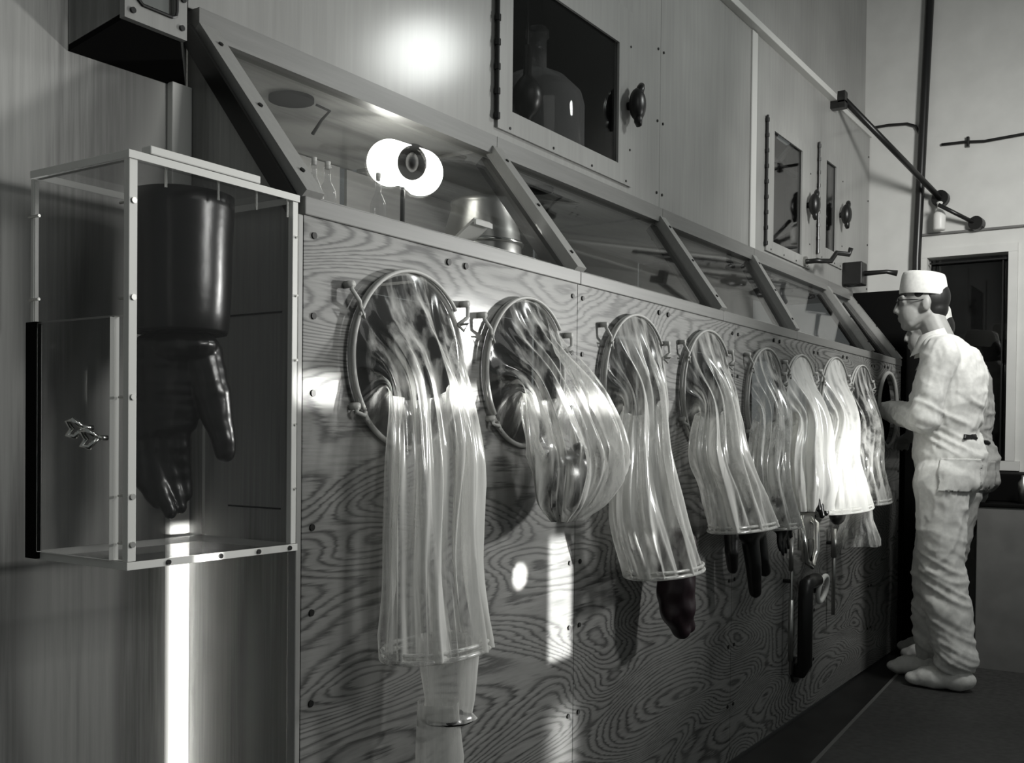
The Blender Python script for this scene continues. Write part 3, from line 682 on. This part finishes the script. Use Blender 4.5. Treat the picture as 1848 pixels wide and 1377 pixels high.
B().box(.001, .02, 3.98, 4.13, .66, .80, .004).box(.02, .03, 4.05, 4.16, .60, .70, .003).put('plate', m_steel, t)
t = thing('chrome_pipe', 'short bright vertical pipe under the right white sleeve', 'pipe', (.03, 4.36, .6))
B().cyl((.03, 4.36, .36), (.03, 4.36, .70), .008, 14).cyl((.03, 4.36, .60), (.03, 4.36, .72), .012, 14).put('tube', m_steel, t, True)
B().cyl((0, 4.36, .66), (.03, 4.36, .66), .008, 10).put('bracket', m_iron, t)

# valves on the ledge at the far end
t = thing('crank_valve', 'small black crank handle on the far end of the sloping row', 'valve', (-.2, 4.95, 1.86))
B().tube([(BACK+.012, 4.93, 1.94), (-.24, 4.93, 1.94), (-.22, 4.95, 1.94), (-.2, 5.03, 1.95), (-.18, 5.05, 1.99), (-.14, 5.12, 1.99), (-.13, 5.12, 2.02)], .012, 10).put('handle', m_iron, t, True)
B().cyl((BACK+.001, 4.93, 1.94), (BACK+.02, 4.93, 1.94), .025, 16).put('collar', m_steel, t)
t = thing('tap', 'black block tap on the far wall cabinet beside the man', 'tap', (-.2, 5.6, 1.95))
B().box(BACK+.002, -.20, 5.58, 5.68, 1.91, 2.03, .006).put('block', m_iron, t)
B().tube([(-.22, 5.63, 1.97), (-.10, 5.68, 1.98), (-.05, 5.70, 1.97)], [.014, .011, .016], 10).put('spout', m_iron, t, True)
for (yy, uu, lab) in ((3.62, 4.05, 'black catch hanging inside the third sloping window'), (4.4, 5.12, 'black catch hanging inside the fourth sloping window'), (5.2, 5.46, 'black catch hanging inside the last sloping window')):
    tag(B().tube([(BACK-.02, uu, 1.855), (BACK-.02, uu, 1.82), (BACK-.02, uu+.04, 1.80), (BACK-.02, uu-.02, 1.79)], [.01, .012, .012, .008], 10).put('catch', m_iron, None, True), lab, 'catch')

# black block added for the shaded gap behind the man
tag(B().box(BACK+.004, -.002, 5.73, 6.075, 0, 1.885, .004).put('shade_block', m_black), 'black block standing for the shaded gap behind the man', 'cover')

# ------------------------------------------------------------------ pipes over the far end
t = thing('rail_pipe', 'long dark pipe slanting away from the ledge to the far wall', 'pipe', (-.03, 5.0, 2.5))
B().cyl((BACK+.055, 5.36, 2.83), (.085, 6.07, 2.419), .016, 14).put('tube', m_iron, t, True)
B().cyl((.083, 6.06, 2.42), (.087, 6.095, 2.417), .045, 20).put('flange', m_iron, t)
B().box(BACK+.001, BACK+.075, 5.33, 5.38, 2.775, 2.8145, .003).box(BACK+.036, BACK+.075, 5.33, 5.38, 2.8, 2.86, .003).put('bracket', m_iron, t)
t = thing('short_pipe', 'short dark pipe with an end flange on the far wall, above the window', 'pipe', (.2, 6.0, 2.3))
B().cyl((.10, 5.95, 2.36), (.270, 6.07, 2.262), .011, 12).put('tube', m_iron, t, True)
B().cyl((.268, 6.05, 2.264), (.276, 6.098, 2.26), .038, 18).put('flange', m_iron, t)
bottle('bottle', (.09, 6.03, 2.2375), .032, .155, 'white bottle standing on the ledge above the dark window', m_white, neck=.4)
t = thing('conduit', 'dark conduit bending down from the wall to the floor at the far corner', 'conduit', (-.03, 6.07, 0))
B().tube([(-.035, 6.07, 0), (-.035, 6.07, 2.1), (-.005, 6.07, 3.0), (.03, 6.07, 4.0)], .024, 12).put('tube', m_iron, t, True)
B().tube([(-.29, 6.085, 2.866), (-.2, 6.085, 2.868), (-.10, 6.085, 2.86), (-.055, 6.085, 2.84), (-.03, 6.085, 2.79), (-.03, 6.085, 2.70)], .008, 10).put('branch', m_iron, t, True)
t = thing('cable', 'dark cable clipped level across the far wall above the window', 'cable', (.3, 6.09, 2.7))
B().tube([(.083, 6.088, 2.718), (.2, 6.088, 2.715), (.3, 6.088, 2.705), (.40, 6.088, 2.71), (.5, 6.088, 2.715), (.8, 6.088, 2.74)], .008, 10).put('wire', m_iron, t, True)
B().box(.212, .226, 6.075, 6.1, 2.685, 2.74, .002).put('clip', m_iron, t)

# ------------------------------------------------------------------ floor things
b = B(); b.hexa([(.25, 3.30, 0), (1.9, 3.30, 0), (1.9, 5.37, 0), (.13, 5.37, 0)], [(.25, 3.30, .006), (1.9, 3.30, .006), (1.9, 5.37, .006), (.13, 5.37, .006)])
b.hexa([(.33, 2.0, 0), (1.9, 2.0, 0), (1.9, 3.299, 0), (.25, 3.299, 0)], [(.33, 2.0, .006), (1.9, 2.0, .006), (1.9, 3.299, .006), (.25, 3.299, .006)])
t = thing('floor_mat', 'dark rubber floor mat running along the glove boxes under the man', 'mat', (.5, 3.3, 0))
b.put('sheet', m_mat, t)
B().hexa([(.235, 3.30, 0), (.25, 3.30, 0), (.13, 5.37, 0), (.118, 5.37, 0)], [(.235, 3.30, .008), (.25, 3.30, .008), (.13, 5.37, .008), (.118, 5.37, .008)]).hexa([(.315, 2.0, 0), (.33, 2.0, 0), (.25, 3.299, 0), (.235, 3.299, 0)], [(.315, 2.0, .008), (.33, 2.0, .008), (.25, 3.299, .008), (.235, 3.299, .008)]).put('edge_strip', m_matedge, t)
t = thing('low_cabinet', 'low grey cabinet with a dark top behind the man', 'cabinet', (.8, 5.6, 0))
B().box(.41, 1.6, 5.385, 6.07, 0, .778, .004).put('body', m_grey, t)
B().box(.40, 1.61, 5.375, 6.07, .779, .793, .003).put('top', m_black, t)
tag(B().box(.24, 1.4, 5.62, 6.05, .7935, .93, .006).put('recess_block', m_black), 'long black block standing for the dark recess over the low grey cabinet', 'case')  # black block added to give the darkness of a recess
tag(B().lathe((.595, 5.50, .7935), [(.001, 0), (.022, 0), (.024, .1), (.01, .12), (.009, .135), (.001, .136)], 20).put('jar', m_steel, None, True), 'small metal jar on the low cabinet at the right edge', 'jar')

# ------------------------------------------------------------------ people
def person(name, label, ox, oy, mat_cl, lean, armL, armR, footL, footR, bend, seed, head_turn=0, hx=.10, hz=1.672, sh=(-.03, 1.43), sc=1.0):
    t = thing(name, label, 'person', (ox, oy, .006))
    t.scale = (sc,)*3; O_ = Vector((ox, oy, 0.006)); armL, armR = [tuple(O_+(Vector(p)-O_)/sc for p in arm_) for arm_ in (armL, armR)]
    W = lambda a, l_, z: Vector((ox-a, oy-l_, z))        # a forward, l to the left, z up
    def folds(p, n_):
        z = p.z
        a = noise.noise(Vector((p.x*9+seed, p.y*9, z*5)))
        r1 = 1-abs(noise.noise(Vector((p.x*6+p.z*4+seed, p.y*6, z*11))))*2.4
        r2 = 1-abs(noise.noise(Vector((p.x*13+seed*2, p.y*13+p.z*6, z*9-p.x*14))))*2.4
        lx = p.x-ox; kn_ = math.exp(-((z-.42)/.22)**2)+math.exp(-((z-.12)/.08)**2)+.8*math.exp(-((z-1.06)/.05)**2)+.9*math.exp(-((z-1.2)/.12)**2)
        r3 = 1-abs(noise.noise(Vector((p.x*5+p.z*7+seed, p.y*5, z*17+p.x*9))))*3
        r4 = 1-abs(noise.noise(Vector((p.x*24+seed, p.y*24, z*7))))*3
        return .005*a + .006*max(0, r1)**1.5 + .0045*max(0, r2) + .010*kn_*max(0, r3) + .004*max(0, r4)*(1 if z > .6 else .4) - .006
    # --- coverall
    q = B()
    tor = [(.90, -.030, .140, .165), (1.0, -.030, .152, .165), (1.06, -.018, .140, .150), (1.10, -.012, .132, .146), (1.17, -.018, .145, .155), (1.25, -.026, .150, .168), (1.34, -.036, .146, .178), (1.42, -.04, .122, .175), (1.48, -.02+bend, .085, .12)]
    for i_ in range(len(tor)-1):
        for j_ in range(3):
            z, a, ra, rl = [tor[i_][k]+(tor[i_+1][k]-tor[i_][k])*j_/3 for k in range(4)]
            q.ell(W(a+lean*(z-.93), 0, z), (ra, rl, .075), 24)
    shx = sh[0]+lean*.5
    for sg, arm in ((1, armL), (-1, armR)):
        s0 = W(shx, sg*.165, sh[1]); e_, h_ = [Vector(p) for p in arm]
        q.chain([(W(shx+.02, sg*.08, sh[1]+.0), .075), (s0, .078), (s0.lerp(e_, .5), .068), (e_, .060), (e_.lerp(h_, .45), .054), (e_.lerp(h_, .86), .046)])
    for sg, ft in ((1, footL), (-1, footR)):
        fx, fl = ft
        hip = W(-.01, sg*.085, .90); kn = W((fx-.02)*.55+.02, sg*.085*.6+fl*.4, .50); an = W(fx-.03, fl, .15)
        q.chain([(hip, .115), (hip.lerp(kn, .5), .100), (kn, .092), (kn.lerp(an, .5), .092), (an, .086)])
    co = q.fuse('coverall', mat_cl, t, .007, 14, deform=folds)
    # --- collar
    nk = W(.02+bend, 0, 1.505)
    c = B()
    prof = []
    for k in range(25):
        a_ = math.radians(25+k*310/24); prof.append((math.cos(a_), math.sin(a_)))
    top = [nk+Vector((-x_*.062+.002, y_*.066, .035-.02*x_)) for x_, y_ in prof]; low = [nk+Vector((-x_*.098+.0, y_*.095, -.045-.03*x_)) for x_, y_ in prof]
    inn = [nk+Vector((-x_*.057+.002, y_*.060, .028-.02*x_)) for x_, y_ in prof]
    for A, D in ((top, low), (inn, top)):
        va = [c.bm.verts.new(p) for p in A]; vd = [c.bm.verts.new(p) for p in D]
        for k in range(24): c.bm.faces.new([va[k], va[k+1], vd[k+1], vd[k]])
    c.put('collar', mat_cl, t, True)
    # --- patch pocket and pocket slit, laid on the cloth
    def patch(nm, a0, a1, z0, z1, off, mt):
        me = co.data; b_ = B(); mp_ = {}; base = co.parent.location
        sel = [p for p in me.polygons if a0 < -p.center.x < a1 and z0 < p.center.z+base.z < z1 and p.normal.y < -.25]
        for p in sel:
            for vi in p.vertices:
                if vi not in mp_:
                    v = me.vertices[vi]; mp_[vi] = b_.bm.verts.new(v.co+base+v.normal*off)
            b_.bm.faces.new([mp_[vi] for vi in p.vertices])
        seen, best = set(), []
        for f in b_.bm.faces:
            if f in seen: continue
            isl, st = [], [f]; seen.add(f)
            while st:
                g_ = st.pop(); isl.append(g_)
                for e in g_.edges:
                    for h_ in e.link_faces:
                        if h_ not in seen: seen.add(h_); st.append(h_)
            if len(isl) > len(best): best = isl
        kp = set(best); bmesh.ops.delete(b_.bm, geom=[f for f in b_.bm.faces if f not in kp], context='FACES')
        if best: b_.put(nm, mt, t, True).modifiers.new('thick', 'SOLIDIFY').thickness = .004
    patch('pocket', -.16, -.02, .86, 1.00, .006, mat_cl)
    patch('pocket_flap', -.165, -.10, 1.075, 1.095, .004, m_iron)
    # --- body: head, neck, hands and the limbs inside the cloth, one surface
    q = B(); hc = W(hx, 0, hz); rot = Matrix.Rotation(head_turn, 3, 'Z')
    def Hd(a, l_, z): return hc + rot @ Vector((-a, -l_, z))
    hq = rot.to_quaternion()
    q.ell(Hd(-.012, 0, .025), (.098, .076, .098), 28, hq)             # skull
    q.ell(Hd(.035, 0, -.045), (.062, .058, .075), 24, hq)             # face
    q.ell(Hd(.052, 0, -.098), (.034, .036, .024), 18, hq)             # chin
    q.chain([(Hd(-.02, .052, -.05), .018), (Hd(.045, .034, -.095), .016)]); q.chain([(Hd(-.02, -.052, -.05), .018), (Hd(.045, -.034, -.095), .016)])
    q.chain([(Hd(.089, 0, .012), .009), (Hd(.104, 0, -.020), .011), (Hd(.108, 0, -.034), .011)])   # nose
    q.ell(Hd(.100, .012, -.040), (.009, .008, .007), 10); q.ell(Hd(.100, -.012, -.040), (.009, .008, .007), 10)
    q.chain([(Hd(.080, .040, .024), .010), (Hd(.090, .012, .022), .010)]); q.chain([(Hd(.080, -.040, .024), .010), (Hd(.090, -.012, .022), .010)])  # brow
    q.ell(Hd(.088, 0, -.064), (.012, .024, .006), 14, hq); q.ell(Hd(.086, 0, -.076), (.012, .020, .006), 14, hq)     # lips
    for s_ in (1, -1):
        q.ell(Hd(.075, s_*.030, .004), (.013, .013, .011), 12)        # eyes
        q.ell(Hd(-.012, s_*.077, -.012), (.018, .008, .032), 14, hq)   # ears
    q.chain([(Hd(-.03, 0, -.05), .056), (W(.0+bend*.6, 0, 1.50), .060), (W(-.01, 0, 1.42), .075)])   # neck
    q.ell(W(-.02, 0, 1.25), (.09, .13, .16), 20); q.ell(W(-.02, 0, 1.0), (.085, .12, .14), 20)
    for sg, arm in ((1, armL), (-1, armR)):
        s0 = W(shx, sg*.16, sh[1]); e_, h_ = [Vector(p) for p in arm]
        q.chain([(W(shx, sg*.05, sh[1]), .05), (s0, .045), (e_, .035), (h_, .026)])
        d = (h_-e_).normalized(); sd = d.cross(Vector((0, 0, 1))).normalized(); u_ = sd.cross(d)
        for k in range(4): q.ell(h_+d*(.02+.02*k), (.022, .022, .022)); q.ell(h_+d*(.03+.018*k)+sd*.022, (.016,)*3, 12); q.ell(h_+d*(.03+.018*k)-sd*.022, (.016,)*3, 12)
        for k, l_ in enumerate((.055, .07, .066, .05)):
            b0 = h_+d*.088+sd*(.033-.022*k)
            q.chain([(b0, .0095), (b0+d*l_*.5-u_*.01, .009), (b0+d*l_*.85-u_*.035, .0078)])
        q.chain([(h_+d*.03+sd*.03*sg, .014), (h_+d*.06+sd*.052*sg-u_*.012, .011), (h_+d*.09+sd*.05*sg-u_*.02, .009)])
    for sg, ft in ((1, footL), (-1, footR)):
        fx, fl = ft; hip = W(-.01, sg*.085, .90); kn = W((fx-.02)*.55+.02, sg*.085*.6+fl*.4, .50); an = W(fx-.03, fl, .10)
        q.chain([(hip, .08), (kn, .052), (an, .036), (an+Vector((0, 0, -.05)), .034), (an+Vector((-.12, 0, -.06)), .026)])
    q.fuse('body', m_skin, t, .0055, 2)
    # --- hair: short, back and sides
    q = B()
    q.ell(Hd(-.030, 0, .022), (.088, .0765, .088), 26, hq); q.ell(Hd(-.048, 0, -.025), (.062, .064, .06), 22, hq)
    q.ell(Hd(.010, .060, .032), (.030, .016, .026), 12, hq); q.ell(Hd(.010, -.060, .032), (.030, .016, .026), 12, hq)
    q.fuse('hair', m_hair, t, .006, 2)
    # --- eyes and brows
    b = B()
    for s_ in (1, -1): b.chain([(Hd(.086, s_*.018, .030), .005), (Hd(.082, s_*.036, .032), .0045), (Hd(.07, s_*.048, .028), .003)])
    b.put('eyebrows', m_hair, t, True)
    # --- cap
    b = B(); NS = 40; ringsz = [(.034, .100, .087), (.040, .101, .088), (.075, .098, .084), (.115, .091, .078), (.128, .085, .072), (.134, .07, .06), (.136, .03, .025)]
    rg = [[b.bm.verts.new(Hd(-.006+rx*math.cos(2*PI*k/NS), ry*math.sin(2*PI*k/NS), z+.008*math.cos(2*PI*k/NS))) for k in range(NS)] for z, rx, ry in ringsz]
    for A, D in zip(rg, rg[1:]):
        for k in range(NS): b.bm.faces.new([A[k], A[(k+1) % NS], D[(k+1) % NS], D[k]])
    b.bm.faces.new(rg[-1]); b.put('cap', m_cloth, t, True, label='white brimless round cap')
    # --- shoe covers
    for sg, ft in ((1, footL), (-1, footR)):
        fx, fl = ft; z0 = .006
        q = B(); a0 = fx-.03
        q.ell(W(a0+.0, fl, z0+.052), (.085, .064, .052)); q.ell(W(a0+.08, fl, z0+.045), (.098, .064, .048)); q.ell(W(a0+.145, fl, z0+.034), (.060, .050, .032))
        q.chain([(W(a0+.0, fl, .08), .062), (W(a0-.0, fl, .135), .056)])
        o = q.fuse('shoe_cover', m_cloth, t, .007, 4, deform=lambda p, n_: .004*noise.noise(Vector((p.x*30, p.y*30, p.z*18))))
        for v in o.data.vertices: v.co.z = max(v.co.z, .001)
    return t, Hd
man, Hd = person('person', 'man in white coverall and round white cap reaching into a glove box port', .350, 4.90, m_cloth, .03,
    armL=((.31, 4.69, 1.185), (.035, 5.13, 1.235)), armR=((.20, 5.22, 1.20), (.02, 5.36, 1.24)),
    footL=(-.045, .07), footR=(.08, -.12), bend=.03, seed=1.7, head_turn=.28, sc=1.02)
b = B()
for s_ in (1, -1):
    b.tube([Hd(.100+.003*math.cos(k*PI/10), s_*.032+.021*math.cos(k*PI/10), .004+.017*math.sin(k*PI/10)) for k in range(20)], .0018, 6, closed=True)
    b.tube([Hd(.097, s_*.053, .01), Hd(.05, s_*.072, .008), Hd(-.01, s_*.080, .006)], .0018, 6)
b.tube([Hd(.102, .011, .008), Hd(.106, 0, .012), Hd(.102, -.011, .008)], .0016, 6)
b.put('glasses', m_iron, man, True)
person('person', 'second person in greyer clothes mostly hidden behind the standing man', .33, 5.41, m_cloth2, .10,
    armL=((.22, 5.22, 1.17), (.12, 5.34, 1.12)), armR=((.26, 5.60, 1.15), (.12, 5.58, 1.12)),
    footL=(.08, .06), footR=(.14, -.12), bend=.10, seed=5.1, head_turn=.1, hx=.155, hz=1.625)
